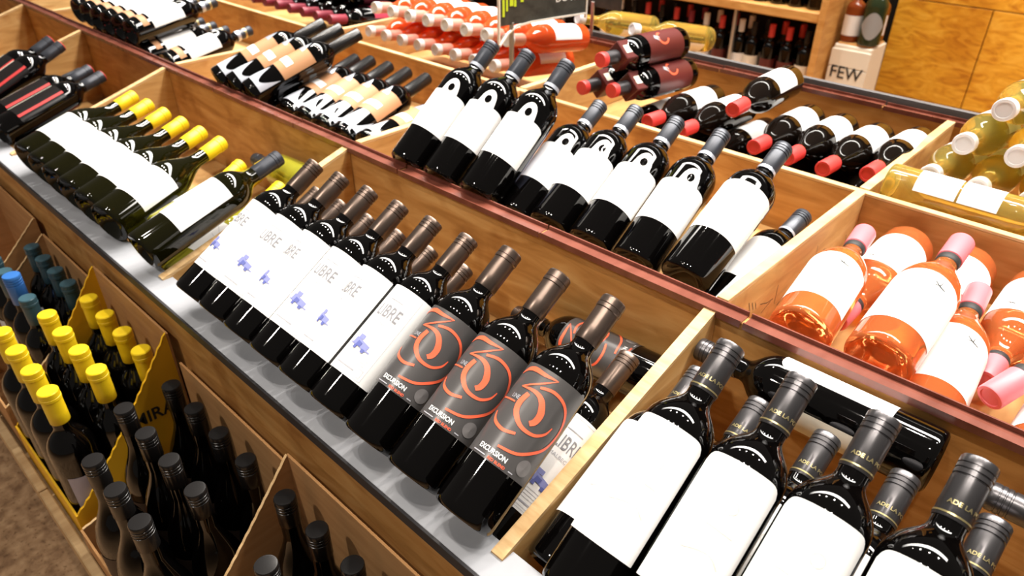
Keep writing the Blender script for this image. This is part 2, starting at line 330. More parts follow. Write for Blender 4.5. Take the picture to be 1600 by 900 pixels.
def ex_thirty(R, L, bh):
    z0, H = .066, .120
    def m(P, W):
        q = []
        for a, b in P:
            w_ = max(-.985, min(.985, -1 + 1.90 * a)); ph = 28.6 + math.degrees(math.asin(w_)) - 17
            q.append((rad(ph) * R, z0 + H * b))
        return ribbon(q, W, R)
    s = .0043
    red = [m([(.02, .865), (.06, .92), (.15, .945), (.33, .94), (.55, .955)], [.0012, s * 1.1, s * 1.35, s * 1.0, .0006]),
           m([(.55, .955), (.34, .845), (.133, .744)], [.0006, s * .55, s * .35]),
           m([(.133, .744), (.346, .757), (.50, .72), (.60, .62), (.60, .53), (.545, .485)], [.001, s * 1.0, s * 1.5, s * 1.8, s * 1.6, s * 1.3]),
           m([(.28, .712), (.245, .597), (.296, .501), (.468, .421), (.687, .422), (.821, .493), (.859, .579)], [s * 1.3, s * 1.7, s * 1.5, s * 1.05, s * .8, s * .65, s * .3]),
           m([(.376, .815), (.584, .85), (.80, .82), (.93, .727), (.985, .579), (.95, .402), (.80, .271), (.616, .192), (.355, .162)], [s * .7, s * .85, s * .8, s * .85, s * .95, s * .9, s * .8, s * .75, s * .65]),
           m([(.037, .43), (.10, .343), (.27, .306), (.464, .34)], [s * .6, s * .9, s * .9, s * .7]),
           m([(0.005, .582), (.18, .584)], [s * .45] * 2)]
    wt = [text_wrap('EXCURSION', .0082, -.006, z0 + .0085, R, .84, bold=.00022)]
    rt = [text_wrap('RED BLEND', .0046, .004, z0 + .0018, R, .95, bold=.0001)]
    gt = [text_wrap('LINE', .0075, -.0235, z0 + H * .615, R, .8), ribbon([(-.030, z0 + .0034), (-.011, z0 + .0034)], [.0012] * 2, R), ribbon([(.020, z0 + .0036), (.026, z0 + .0036)], [.0012] * 2, R)]
    vs = wrap([((.034 + .0095 * math.cos(2 * math.pi * k / 24)) / R, z0 + .016 + .0095 * math.sin(2 * math.pi * k / 24)) for k in range(24)], R, .0010)
    seal = mesh_from(vs + wrap([(.034 / R, z0 + .016)], R, .0011), [(k, (k + 1) % 24, 24) for k in range(24)])
    return [('label', patch(R, z0, z0 + H, -rad(79), rad(79)), greypaper, None), ('numeral_print', vf(join(red)), coral, 'label'), ('label_print', vf(join(wt)), whiteink, 'label'),
            ('label_print', vf(join(rt)), coral, 'label'), ('label_print', vf(join(gt)), paleink, 'label'), ('seal_print', seal, mat('grey_seal_print', (.16, .15, .15), .4), 'label'),
            ('back_label', patch(R, .05, .17, rad(118), rad(235)), paleink, None)]
kind('thirty', R=.0385, L=.307, bh=.19, sh=.047, cap=capBr, capk='plain', capl=.064, capr=.0156, extra=ex_thirty, capname='capsule')
def ring_at(r, z, wd=.002): return patch(r, z, z + wd, -math.pi, math.pi, 32, off=.0004)
def ex_posade(R, L, bh):
    gt = [text_wrap(t, .0058, u, L - .048, .0153, 1.05, .0006, bold=.0001) for t, u in (('ADE LA POS', .006), ('ADE LA POS', .054))]
    orn = [ribbon([(.010 + .006 * math.cos(k * math.pi / 6), .150 + .006 * math.sin(k * math.pi / 6)) for k in range(13)], [.0006] * 13, R), ribbon([(-.018, .128), (.024, .126)], [.0007] * 2, R, sub=8), ribbon([(-.012, .098), (.012, .104), (.026, .096)], [.0012, .0006, .0008], R)]
    return [('label', patch(R, .055, .190, -rad(66), rad(66), top=lambda t: .190 - .010 * abs(2 * t - 1) ** 10), paper, None), ('label_print', vf(join(orn)), mat('faint_print', (.60, .55, .50), .6), 'label'),
            ('gold_ring', ring_at(.0152, L - .057, .0016), gold, 'screw_cap'), ('cap_print', vf(join(gt)), gold, 'screw_cap'), ('back_label', patch(R, .05, .15, rad(125), rad(235)), creampaper, None)]
kind('posade', R=.0382, L=.30, cap=capGr, extra=ex_posade, seg=44)
def ex_arch(R, L, bh):                        # white label with a keyhole arch on top
    def top(t):
        u = abs(t - .62) / .14
        return .156 + (.030 * math.sqrt(max(0, 1 - u * u)) if u < 1 else 0) - .006 * abs(2 * t - 1) ** 10
    vs = wrap([((.0138 + .0060 * math.cos(2 * math.pi * k / 20)) / R, .1665 + .0080 * math.sin(2 * math.pi * k / 20)) for k in range(20)], R, .0012)
    dot = mesh_from(vs + wrap([(.0138 / R, .1665)], R, .0013), [(k, (k + 1) % 20, 20) for k in range(20)])
    st = [ribbon([(.012, .10), (.020, .115), (.014, .13), (.026, .15)], [.0006] * 4, R), ribbon([(.02, .09), (.03, .10), (.026, .12)], [.0005] * 3, R)]
    return [('label', patch(R, .070, .156, -rad(82), rad(82), 48, top=top), paper, None), ('keyhole_print', dot, glassD, 'label'), ('label_print', vf(join(st)), paleink, 'label'), ('neck_band', ring_at(.0155, L - .062, .0065), ring, None),
            ('back_label', patch(R, .06, .17, rad(110), rad(240)), mat('silver_blue_paper', (.32, .35, .52), .35, .3), None)]
kind('arch', R=.0405, L=.30, bh=.188, sh=.048, cap=capSl, capl=.057, capr=.0155, extra=ex_arch)
def ex_marble(R, L, bh):
    st = []
    for k in range(26):
        u, v = random.uniform(.006, .045), random.uniform(.085, .165); st.append(ribbon([(u, v), (u + random.uniform(-.006, .006), v + random.uniform(-.006, .006))], [.0005] * 2, R))
    return [('label', patch(R, .078, .180, -rad(85), rad(85), top=lambda t: .180 - .004 * abs(2 * t - 1) ** 6), paper, None), ('label_print', vf(join(st)), mat('faint_print', (.60, .55, .50), .6), 'label'), ('neck_band', ring_at(.0155, L - .062, .0055), ring, None)]
kind('marble', R=.0410, L=.30, bh=.188, sh=.048, cap=capSl, capl=.057, capr=.0155, extra=ex_marble)
kind('marble_slim', R=.0370, L=.30, bh=.188, sh=.048, cap=capSl, capl=.057, capr=.0155, extra=ex_marble)
def ex_beige(R, L, bh):
    return [('label', patch(R, .085, .172, -rad(75), rad(75)), beigepaper, None), ('white_band', patch(R, .104, .124, -rad(40), rad(40), off=.0009), paper, 'label'), ('label_tip', patch(R, .158, .190, -rad(16), rad(16), 8, off=.0010, top=lambda t: .192 - .03 * abs(2 * t - 1)), ring, 'label'),
            ('glare_zigzag', patch(R, .02, .075, -rad(70), rad(70), 30, top=lambda t: .076 - .045 * abs(math.sin(t * 6.28))), mat('painted_silver_glare', (.60, .62, .70), .35, .3), None)]  # silver zigzag paints the lamp glare on the lower glass, not a label
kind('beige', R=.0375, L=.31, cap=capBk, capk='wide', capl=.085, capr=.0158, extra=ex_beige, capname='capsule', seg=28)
def ex_white(R, L, bh):
    st = [ribbon([(-.01, .13), (.0, .12), (.008, .112)], [.0006] * 3, R), ribbon([(-.004, .105), (.006, .100), (.016, .09)], [.0006] * 3, R)]
    return [('label', patch(R, .055, .138, -rad(85), rad(85)), paper, None), ('label_print', vf(join(st)), paleink, 'label')]
kind('yellowcap', R=.0425, L=.30, bh=.140, sh=.085, style=BURG, glass=glassO, cap=capYe, capk='plain', capl=.055, capr=.0155, extra=ex_white, capname='capsule')
kind('yellowcap_green', R=.036, L=.30, bh=.140, sh=.085, style=BURG, glass=glassG, cap=capYe, capk='plain', capl=.055, capr=.0155, extra=ex_white, capname='capsule')
kind('greycap', R=.0385, L=.31, bh=.188, sh=.05, glass=glassO, cap=capSl, capk='plain', capl=.062, capr=.0152, capname='capsule',
     extra=lambda R, L, bh: [('label', patch(R, .065, .178, -rad(70), rad(70)), paper, None)])
kind('greencross', R=.037, L=.30, glass=glassG, cap=capSl, capk='plain', extra=lambda R, L, bh: [('label', patch(R, .06, .16, rad(110), rad(250)), paper, None)], capname='capsule')
kind('redtip', R=.0375, L=.30, cap=capSl, capk='plain', capl=.062, extra=lambda R, L, bh: [('label', patch(R, .05, .175, -rad(70), rad(70)), mat('black_gloss_paper', (.012, .010, .010), .2), None), ('red_stripe', patch(R, .05, .175, -rad(34), -rad(20), 8, off=.0010), redstripe, 'label'),
     ('red_stripe', patch(R, .05, .175, rad(42), rad(52), 8, off=.0010), redstripe, 'label'), ('cream_stripe', patch(R, .05, .172, -rad(17), -rad(9), 6, off=.0010), creampaper, 'label'), ('cap_tip', lathe([(0, L + .0006), (.0135, L + .0006), (.0157, L - .0012), (.0157, L - .004)], 20), capRd, 'capsule')], capname='capsule', seg=28)
kind('frontwhite', R=.0385, L=.30, cap=capSl, extra=lambda R, L, bh: [('label', patch(R, .06, .165, -rad(80), rad(80)), paper, None), ('arch_print', vf(ribbon([(.006 + .010 * math.cos(k * math.pi / 8), .172 + .012 * math.sin(k * math.pi / 8)) for k in range(9)], [.003] * 9, R)), whiteink, None),
     ('strip_label', patch(R, .030, .050, -rad(60), rad(60)), beigepaper, None), ('cap_band', ring_at(.0153, L - .030, .007), gold, 'screw_cap'), ('cap_band', ring_at(.0153, L - .058, .012), ring, 'screw_cap')], seg=28)
def ex_rose(R, L, bh):
    tk = [ribbon([(.012, .136), (.020, .130), (.029, .128)], [.0008, .0018, .0010], R), ribbon([(.020, .130), (.0215, .139)], [.0014, .0006], R), ribbon([(.019, .1305), (.011, .128)], [.0012, .0005], R)]
    return [('label', patch(R, .042, .140, -rad(88), rad(88), 40, top=lambda t: .134 + .017 * math.sin(math.pi * t) ** .7), paper, None), ('label_print', vf(join(tk)), blackink, 'label'), ('neck_ring', lathe([(.0150, L - .062), (.0158, L - .061), (.0158, L - .050), (.0150, L - .049)], 24), blackink, None)]
kind('rose', R=.0430, L=.285, bh=.150, sh=.072, style=BURG, rn=.0148, glass=glassR, cap=capPk, capk='wide', capl=.050, capr=.0170, extra=ex_rose, capname='capsule', seg=44)
kind('rosewhite', R=.0370, L=.30, bh=.17, sh=.06, style=BURG, rn=.0145, glass=glassR2, cap=capWh, capk='wide', capl=.018, capr=.0165, capname='screw_cap', seg=24,
     extra=lambda R, L, bh: [('neck_paper', lathe([(.0152, L - .060), (.0158, L - .058), (.0158, L - .019), (.0150, L - .018)], 20), pinkfoil, None), ('label', patch(R, .04, .15, -rad(85), rad(85)), paper, None)])
kind('redcap', R=.0372, L=.295, bh=.155, sh=.078, style=BURG, glass=glassB, cap=capRd, capk='wide', capl=.055, capr=.0158, capname='capsule', seg=32,
     extra=lambda R, L, bh: [('label', patch(R, .045, .14, -rad(78), rad(78)), paper, None), ('label_print', vf(join([ribbon([(-.012, .09 + .006 * k), (.012, .09 + .006 * k)], [.0009] * 2, R) for k in range(3)])), paleink, 'label'), ('back_label', patch(R, .05, .11, rad(140), rad(220)), paper, None)])
def ex_tag(R, L, bh):
    z = L - .098; s = .0245
    V, F = join([box_vf(-s, s, -s, s, z, z + .042)]); tagm = bevel_mesh(V, F, .002)
    q = mesh_from([(-.010, -s - .0006, z + .010), (.010, -s - .0006, z + .010), (.010, -s - .0006, z + .034), (-.010, -s - .0006, z + .034)], [(0, 1, 2, 3)])
    rg = [ribbon([(.002 + .015 * math.cos(k * math.pi / 10), .105 + .018 * math.sin(k * math.pi / 10)) for k in range(15)], [.005] * 15, R)]
    return [('label', patch(R, .03, .165, -rad(80), rad(80)), redlab, None), ('ring_print', vf(join(rg)), coral, 'label'), ('pale_print', vf(join([ribbon([(.0, .12), (.008, .135)], [.012, .010], R, .0012)])), paleink, 'label'), ('neck_tag', tagm, redlab, None), ('tag_print', q, creampaper, 'neck_tag'),
            ('cap_tip', lathe([(0, L + .001), (.0155, L + .001), (.0166, L - .0005), (.0166, L - .014), (.0156, L - .0142)], 24), capRd, 'capsule')]
kind('tagged', R=.0385, L=.30, cap=capGr, capk='wide', capl=.055, capr=.0158, extra=ex_tag, capname='capsule', seg=32)
kind('whitewine', R=.0385, L=.295, bh=.15, sh=.075, style=BURG, rn=.0148, glass=glassY, cap=capWh, capk='wide', capl=.024, capr=.0185, capname='screw_cap', seg=36,
     extra=lambda R, L, bh: [('label', patch(R, .04, .14, -rad(75), rad(75)), paper, None)])
kind('whitecross', R=.0360, L=.32, bh=.20, sh=.06, style=BURG, rn=.0145, glass=glassY, cap=capWh, capk='wide', capl=.024, capr=.0165, capname='screw_cap', seg=32,
     extra=lambda R, L, bh: [('label', patch(R, .120, .180, -rad(80), rad(80)), paper, None), ('label', patch(R, .050, .116, -rad(80), rad(80)), paper, None)])
kind('maroon', R=.0375, L=.30, cap=capMa, capk='wide', capl=.06, capr=.0158, capname='capsule', seg=24, extra=lambda R, L, bh: [('label', patch(R, .05, .15, -rad(80), rad(80), 16), mat('crimson_label', (.40, .04, .08), .45), None)])
kind('carton_yellow', R=.0375, L=.315, bh=.19, sh=.05, cap=capYe, capk='plain', capl=.065, capr=.0158, capname='capsule', seg=28, extra=lambda R, L, bh: [('label', patch(R, .06, .150, -rad(40), rad(40)), mat('lilac_white_paper', (.45, .42, .50), .6), None)])
kind('carton_black', R=.0390, L=.30, bh=.135, sh=.09, style=BURG, cap=capBk, capk='screw', capl=.05, capr=.0152, seg=28, extra=lambda R, L, bh: [('label', patch(R, .04, .12, -rad(70), rad(70)), mat('dark_brown_paper', (.05, .03, .02), .6), None)])
kind('carton_teal', R=.0355, L=.30, bh=.19, sh=.045, cap=capTe, capk='plain', capl=.06, capr=.0152, seg=24, capname='capsule', extra=lambda R, L, bh: [('label', patch(R, .06, .16, -rad(70), rad(70)), paper, None)])
kind('carton_blue', R=.0355, L=.32, bh=.19, sh=.05, cap=capBl, capk='screw', capl=.065, capr=.0165, seg=24, extra=lambda R, L, bh: [('label', patch(R, .06, .16, -rad(70), rad(70)), paper, None)])
for nm, cp, pp in (('far_cream', capBk, creampaper), ('far_white', capWh, paper), ('far_red', capRd, redlab), ('far_purple', capMa, creampaper)):
    kind(nm, R=.0375, L=.30, cap=cp, capk='wide', seg=18, capname='capsule', extra=lambda R, L, bh, pp=pp: [('label', patch(R, .05, .14, -rad(85), rad(85), 12), pp, None)])
kind('far_amber', R=.042, L=.25, bh=.15, sh=.04, glass=mat('amber_spirit_glass', (.30, .06, .012), .05, trans=.3), cap=capBk, capk='wide', capl=.03, seg=18, capname='capsule', extra=lambda R, L, bh: [('label', patch(R, .03, .12, -rad(70), rad(70), 12), paper, None)])
kind('far_round', R=.050, L=.34, bh=.17, sh=.08, style=BURG, glass=mat('green_black_glass', (.02, .03, .012), .08), cap=capMa, capk='wide', capl=.07, seg=20, capname='capsule', extra=lambda R, L, bh: [('label', patch(R, .03, .15, -rad(65), rad(65), 16, top=lambda t: .09 + .06 * math.sin(math.pi * t), bot=lambda t: .09 - .06 * math.sin(math.pi * t)), mat('grey_medallion', (.30, .30, .30), .5), None)])
def spawn(k, base, a, label, group=None, roll=0, face=None, name='wine_bottle'):
    a = Vector(a).normalized(); up = Vector(face) if face else Vector((0, 0, 1))
    n = (up - a * up.dot(a)).normalized(); y = -n; x = y.cross(a)
    M = Matrix((x, y, a)).transposed().to_4x4() @ Matrix.Rotation(math.radians(roll), 4, 'Z')
    o = empty(name, (0, 0, 0), label, 'wine bottle', group)
    o.matrix_world = Matrix.Translation((base[0], base[1], base[2] + G)) @ M
    made = {}
    for nm, me, m, par in KINDS[k]['parts']:
        c = bpy.data.objects.new(nm, me); COL.objects.link(c); c.parent = made[par] if par else o; made.setdefault(nm, c)
    return o
def dirv(th, yaw=0):
    th, yaw = rad(th), rad(yaw); return (math.sin(yaw) * math.cos(th), math.cos(yaw) * math.cos(th), math.sin(th))
ORD = ['first', 'second', 'third', 'fourth', 'fifth', 'sixth', 'seventh', 'eighth', 'ninth', 'tenth', 'eleventh', 'twelfth', 'thirteenth', 'fourteenth']
# ------------------------------------------------------------------ front bin with the truck labels and the coral numeral bottles
g = 'front-bin bottles with white truck labels'
for i, x in enumerate([-1.0500, -.9735, -.8967, -.8210, -.7448, -.6693]):
    spawn('libre', (x, .0226, .0325), dirv(30.6), f'dark red wine bottle with white blue-truck label, {ORD[i]} from left in its front row', g, roll=(-8, 14, -12, 10, -14, 4)[i])
g = 'front-bin bottles with coral numeral labels'
for i, x in enumerate([-.5865, -.5012, -.4158]):
    spawn('thirty', (x, .0215, .0330), dirv(32.2), f'bottle with grey label and coral numeral 30, {ORD[i]} from left of leaning three', g, roll=17)
g = 'lower-layer bottles in the truck-label bin'
for i, x in enumerate([-1.152, -1.074, -.991, -.908, -.825, -.742]):
    spawn('libre', (x, .0680, -.0500), dirv(26), f'screw-capped bottle in lower layer, only its neck showing, {ORD[i]} behind truck-label row', g)
spawn('libre', (-.4200, .0640, -.0480), dirv(25, 0), 'truck-label wine bottle lying low against the divider, beside the coral numeral bottles', 'front-bin bottles with white truck labels', roll=34)
spawn('thirty', (-.3900, .4050, -.0020), (-1, .0, -.06), 'coral numeral bottle lying crosswise at the back of its front bin', 'front-bin bottles with coral numeral labels', roll=-25)
# ------------------------------------------------------------------ near right bin, big plain white labels
g = 'near-bin bottles with plain white labels'
for i, x in enumerate([-.2563, -.1780, -.0985, -.0180]):
    spawn('posade', (x, .020, .052), dirv(34), f'large plain white-labelled red wine bottle, {ORD[i]} from the divider in the nearest bin', g, roll=(4, 6, 6, 8)[i])
g = 'lower-layer bottles in the nearest bin'
for i, x in enumerate([-.320, -.238, -.157, -.073, .012]):
    spawn('posade', (x, .068, -.018), dirv(24), f'black-capped bottle under the white-labelled row, {ORD[i]} from the divider in nearest bin', g)
spawn('posade', (-.058, .404, .088), (-1, .0, .0), 'white-labelled bottle lying crosswise against riser at back of nearest bin', None, roll=52)
spawn('posade', (.296, .385, .096), (-1, .0, .0), 'bottle lying crosswise with cap pointing left at the right frame edge', None, roll=-10)
spawn('posade', (.058, .020, .052), dirv(34), 'white-labelled red wine bottle at the bottom right corner of the picture', None, roll=6)
# ------------------------------------------------------------------ yellow capsule bin
g = 'front-bin white wines with yellow capsules'
for i in range(6):
    spawn('yellowcap', (-1.838 + .0885 * i, .025, .0420), dirv(12, -14), f'dark olive bottle with white label and yellow capsule, {ORD[i]} from left of its leaning row', g, roll=(-4, 3, -5, 2, -4, 4)[i])
for i, (x, y, z, th, yw) in enumerate([(-1.415, .075, -.047, 15, -16), (-1.338, .075, -.047, 15, -17), (-1.258, .072, -.047, 15, -14)]):
    spawn('yellowcap_green', (x, y, z), dirv(th, yw), ['pale green bottle with yellow capsule tucked right of the olive row', 'pale green bottle with yellow capsule, middle one of the low layer', 'pale green bottle with yellow capsule under the grey-capsule bottle'][i], 'low pale green bottles with yellow capsules', roll=20)
spawn('yellowcap_green', (-1.314, .085, .030), dirv(9, -10), 'pale green bottle with yellow capsule between olive row and grey-capsule bottle', 'low pale green bottles with yellow capsules', roll=10)
spawn('greycap', (-1.235, .022, .046), dirv(15.5, -3), 'white wine bottle with grey capsule and wide blank label leaning beside the divider', None, roll=4)
spawn('greencross', (-1.228, .405, .030), (-1, .0, -.04), 'green bottle lying crosswise behind the grey-capsule bottle', None)
# ------------------------------------------------------------------ far left bin, red striped labels
g = 'front-bin bottles with red tipped caps'
for i, (x, y, z, th, yw) in enumerate([(-2.40, .035, .034, 22, -10), (-2.318, .035, .034, 22, -10), (-2.19, .04, .028, 14, -10), (-2.105, .04, .028, 14, -10), (-2.44, .08, -.018, 10, -8), (-2.35, .08, -.018, 10, -8), (-2.085, .085, -.030, 8, -4)]):
    spawn('redtip', (x, y, z), dirv(th, yw), ['black bottle with red stripe and red-tipped cap, topmost at far left', 'black red-striped bottle, right one of the raised far-left pair', 'black red-striped bottle, left one of the lower leaning pair', 'black red-striped bottle, right one of the lower leaning pair',
        'red-tipped black bottle hidden under the raised far-left pair', 'red-tipped black bottle under the right bottle of the raised pair', 'dark bottle lying low against the divider of the yellow-capsule bin'][i], g, roll=(0, 5, -5, 0, 0, 0, 0)[i])
# ------------------------------------------------------------------ second tier, white arch labels
g = 'second-tier bottles with white arch labels'
for i, x in enumerate([-1.0462, -.9505, -.8530]):
    spawn('arch', (x, .472, .1235), dirv(38), f'dark bottle with tall white arched label, {ORD[i]} of the three raised ones by the sign', g, roll=(2, 6, 8)[i])
for i, x in enumerate([-.810, -.7265, -.6375, -.5478]):
    spawn('arch', (x, .517, .0885 if i else .078), dirv(28, -4), f'dark bottle with white arched label, {ORD[i]} from left of the lower second-tier row', g, roll=(4, 4, 2, 4)[i])
spawn('marble', (-.4560, .515, .1010), dirv(26.5), 'large bottle with speckled white label leaning at right end of second-tier row', None, roll=10)
spawn('marble_slim', (-.4165, .525, .0420), dirv(14, 1), 'bottle with white label lying low in the corner beside the rose-wine bin', None)
# ------------------------------------------------------------------ second tier, beige labels
g = 'second-tier bottles with beige labels'
for i in range(3):
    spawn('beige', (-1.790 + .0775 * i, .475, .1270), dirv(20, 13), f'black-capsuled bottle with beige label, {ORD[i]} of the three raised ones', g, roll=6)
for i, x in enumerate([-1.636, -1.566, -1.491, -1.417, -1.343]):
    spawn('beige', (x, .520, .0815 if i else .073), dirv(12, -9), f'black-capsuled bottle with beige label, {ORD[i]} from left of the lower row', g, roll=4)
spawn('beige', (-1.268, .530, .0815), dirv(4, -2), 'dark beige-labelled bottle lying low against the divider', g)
# ------------------------------------------------------------------ second tier far left, white labels
g = 'second-tier bottles at far left with white labels'
for i in range(6):
    spawn('frontwhite', (-2.735 + .082 * i, .485, .1560), dirv(7, -8), f'dark bottle with bright white label, {ORD[i]} from left of the raised far-left row', g, roll=8)
spawn('frontwhite', (-2.155, .500, .0900), dirv(8, -8), 'white-labelled dark bottle below the raised far-left row, by the divider', g, roll=6)
for i in range(5):
    spawn('frontwhite', (-2.66 + .084 * i, .505, .0830), dirv(4, -8), f'dark bottle under the raised far-left row, {ORD[i]} from left', 'far-left lower layer bottles')
# ------------------------------------------------------------------ rose bin on the second tier
g = 'rose bottles leaning in the second tier'
spawn('rose', (-.2730, .512, .0970), dirv(7, -6), 'rose wine bottle with pink capsule, leftmost of the leaning three by the divider', g, roll=-14)
spawn('rose', (-.1680, .500, .1130), dirv(12, 0), 'rose wine bottle with pink capsule, middle and most raised of the leaning three', g, roll=-2)
spawn('rose', (-.1020, .505, .0520), dirv(11, -5), 'rose wine bottle with pink capsule, lower right of the leaning three', g, roll=0)
g = 'rose bottles lying base-outward in the second tier'
for i, x in enumerate([-.266, -.170, -.066]):
    spawn('rose', (x, .930, .062), (.0, -1, -.03), f'rose bottle lying base to the center board behind the {["leftmost", "middle", "rightmost"][i]} leaning rose bottle', g)
spawn('rose', (.055, .812, .168), (-.105, -.26, -.078), 'rose bottle lying neck downward on the others at the right frame edge', g)
spawn('rose', (.024, .505, .0520), dirv(5, 2), 'rose bottle cut off by the right edge of the picture', 'rose bottles leaning in the second tier')
# ------------------------------------------------------------------ back row: rose bottles with white caps, caps toward the viewer
g = 'back-bin rose bottles with white caps'
def back(k, capx, capy, capz, th, yaw, label, grp, roll=0):
    L = KINDS[k]['L']; t, y_ = rad(th), rad(yaw); a = (math.sin(y_) * math.cos(t), -math.cos(y_) * math.cos(t), math.sin(t))
    spawn(k, (capx - a[0] * L, capy - a[1] * L, capz - a[2] * L), a, label, grp, roll)
for i in range(8):
    back('rosewhite', -1.905 + .0765 * i, 1.025, .137, 8, 0, f'orange rose bottle with white cap, {ORD[i]} from left of the lower back-bin layer', g)
for i in range(8):
    back('rosewhite', -1.836 + .0765 * i, 1.005, .2190, 9, 0, f'orange rose bottle with white cap, {ORD[i]} from left of the upper back-bin layer', g)
g = 'back-bin bottles with maroon capsules'
for i in range(8):
    back('maroon', -2.07 - .078 * i, 1.00, .150, 8, 0, f'dark bottle with maroon capsule, {ORD[i]} from the divider in lower layer', g)
for i in range(7):
    back('maroon', -2.11 - .078 * i, 1.03, .2240, 10, 0, f'dark bottle with maroon capsule, {ORD[i]} from the divider in upper layer', g)
g = 'back-bin bottles with red neck tags'
for i, (x, y, z, th, yw) in enumerate([(-.990, .985, .233, 3, -2), (-1.050, 1.0, .154, 3, -2), (-.965, 1.0, .166, 4, -2)]):
    back('tagged', x, y, z, th, yw, ['bottle with red neck tag and red label, upper one of the tagged trio', 'bottle with red neck tag, lower left of the tagged trio', 'bottle with red neck tag, lower right of the tagged trio'][i], g, roll=-42)
g = 'back-bin bottles with red capsules'
for i, (x, y, z, th, yw) in enumerate([(-.868, 1.01, .116, 4, 1), (-.782, 1.01, .116, 4, 1), (-.735, 1.02, .110, 4, 2), (-.620, 1.03, .118, 4, 2), (-.474, 1.03, .114, 4, 0), (-.400, 1.06, .116, 4, 0), (-.675, 1.02, .186, 2, 4)]):
    if i == 2: continue
    back('redcap', x, y, z, th, yw, ['dark bottle with red capsule, first behind the tagged trio', 'dark bottle with red capsule, second from the tagged trio', '', 'dark bottle with red capsule below the raised one', 'dark bottle with red capsule and white label, second from right divider',
        'dark bottle with red capsule half hidden by the right divider', 'raised dark bottle with red capsule lying on top of the others'][i], g)
back('redcap', -.549, 1.035, .114, 4, 1, 'dark bottle with red capsule and white label, third from right divider', g)
for i, x in enumerate([-.985, -.910, -.825, -.738, -.662, -.586, -.5115, -.437]):
    back('redcap', x, 1.05, .050, 3, 0, f'dark bottle in the bottom layer under the red-capsule bottles, {ORD[i]} from left', 'bottom layer of the red-capsule bin')
g = 'back-bin white wines with white caps'
for i, (x, z, y) in enumerate([(-.224, .281, 1.07), (-.264, .211, 1.07), (-.182, .211, 1.07), (-.300, .141, 1.07), (-.221, .141, 1.07), (-.141, .141, 1.07), (-.101, .211, 1.07)]):
    back('whitewine', x, y, z, 9, 0, ['topmost pale yellow bottle with white cap in the far right bin', 'pale yellow bottle with white cap, left of the middle layer', 'pale yellow bottle with white cap, middle of the middle layer', 'pale yellow bottle with white cap, left of the bottom layer', 'pale yellow bottle with white cap, second in the bottom layer',
        'pale yellow bottle with white cap, third in the bottom layer', 'pale yellow bottle with white cap at the right frame edge'][i], g)
spawn('whitecross', (-.346, 1.002, .136), (1, .0, .0), 'pale white-wine bottle lying crosswise along the center board in far right bin', None, roll=-10)
g = 'far-side white wines with white caps'
spawn('whitewine', (-1.387, 1.790, .100), (-.35, -.90, .20), 'yellow-green bottle with white cap lying beyond the back rail, left one', g, roll=180)
spawn('whitewine', (-1.180, 1.790, .100), (-.35, -.90, .20), 'yellow-green bottle with white cap lying beyond the back rail, right one', g, roll=180)
# ------------------------------------------------------------------ sign on the center board
bx, by = -1.236, .958
sd = Vector((.235, .972, 0)).normalized(); sn = Vector((sd.y, -sd.x, 0))
SG = empty('shelf_sign', (bx, by, G + Z2 - .018), 'dark chalkboard shelf sign with lime writing on a steel post', 'sign')
bbox('sign_post', -.006, .006, -.003, .003, .0185, .17, steel, SG, .0008)
def sign_pt(s, z, o=0): return (sd.x * s + sn.x * o, sd.y * s + sn.y * o, z)
def sign_box(name, s0, s1, z0, z1, o0, o1, m, parent):
    V, F = box_vf(s0, s1, o0, o1, z0, z1); V = [sign_pt(s, z, o) for s, o, z in V]
    me = mesh_from(V, F); bm = bmesh.new(); bm.from_mesh(me); bmesh.ops.recalc_face_normals(bm, faces=bm.faces); bm.to_mesh(me); bm.free()
    return link(name, me, m, parent)
board = sign_box('chalkboard', -.035, .215, .165, .42, .001, .004, chalk, SG)
sign_box('frame_bar', -.039, -.035, .125, .42, -.001, .007, whitep, SG); sign_box('frame_bar', .215, .219, .155, .42, -.001, .007, whitep, SG)
pts = [(-.035, .120), (-.012, .146), (.012, .160), (.05, .165), (.12, .166), (.215, .166)]
V, F = [], []
for i, (s, z) in enumerate(pts):
    for dz, o in ((-.002, -.001), (.002, -.001), (.002, .007), (-.002, .007)): V.append(sign_pt(s, z + dz, o))
for i in range(len(pts) - 1):
    for k in range(4): F.append((4 * i + k, 4 * i + (k + 1) % 4, 4 * i + 4 + (k + 1) % 4, 4 * i + 4 + k))
link('frame_curve', mesh_from(V, F), whitep, SG)
V, F = text_flat('DO IT!', .024, 1.0, bold=.0003); link('white_writing', mesh_from([sign_pt(x + .158, y + .202, .0048) for x, y in V], F), whiteink, board)
V, F = join([box_vf(s0, s1, .0042, .0052, z0, .44) for s0, s1, z0 in ((-.028, -.022, .185), (-.018, -.013, .197), (-.008, .002, .207), (.004, .010, .205), (.022, .030, .213))])
link('lime_writing', mesh_from([sign_pt(s, z, o) for s, o, z in V], F), lime, board)
SG2 = empty('shelf_sign', (-1.40, 1.475, G + Z2), 'second dark shelf sign behind the chalkboard sign', 'sign')
bbox('sign_post', -.005, .005, .0, .005, 0, .10, steel, SG2, .0006); bbox('sign_panel', -.06, .10, .006, .010, .085, .34, chalk, SG2); bbox('frame_bar', -.065, -.06, .004, .011, .08, .34, whitep, SG2, .0005)
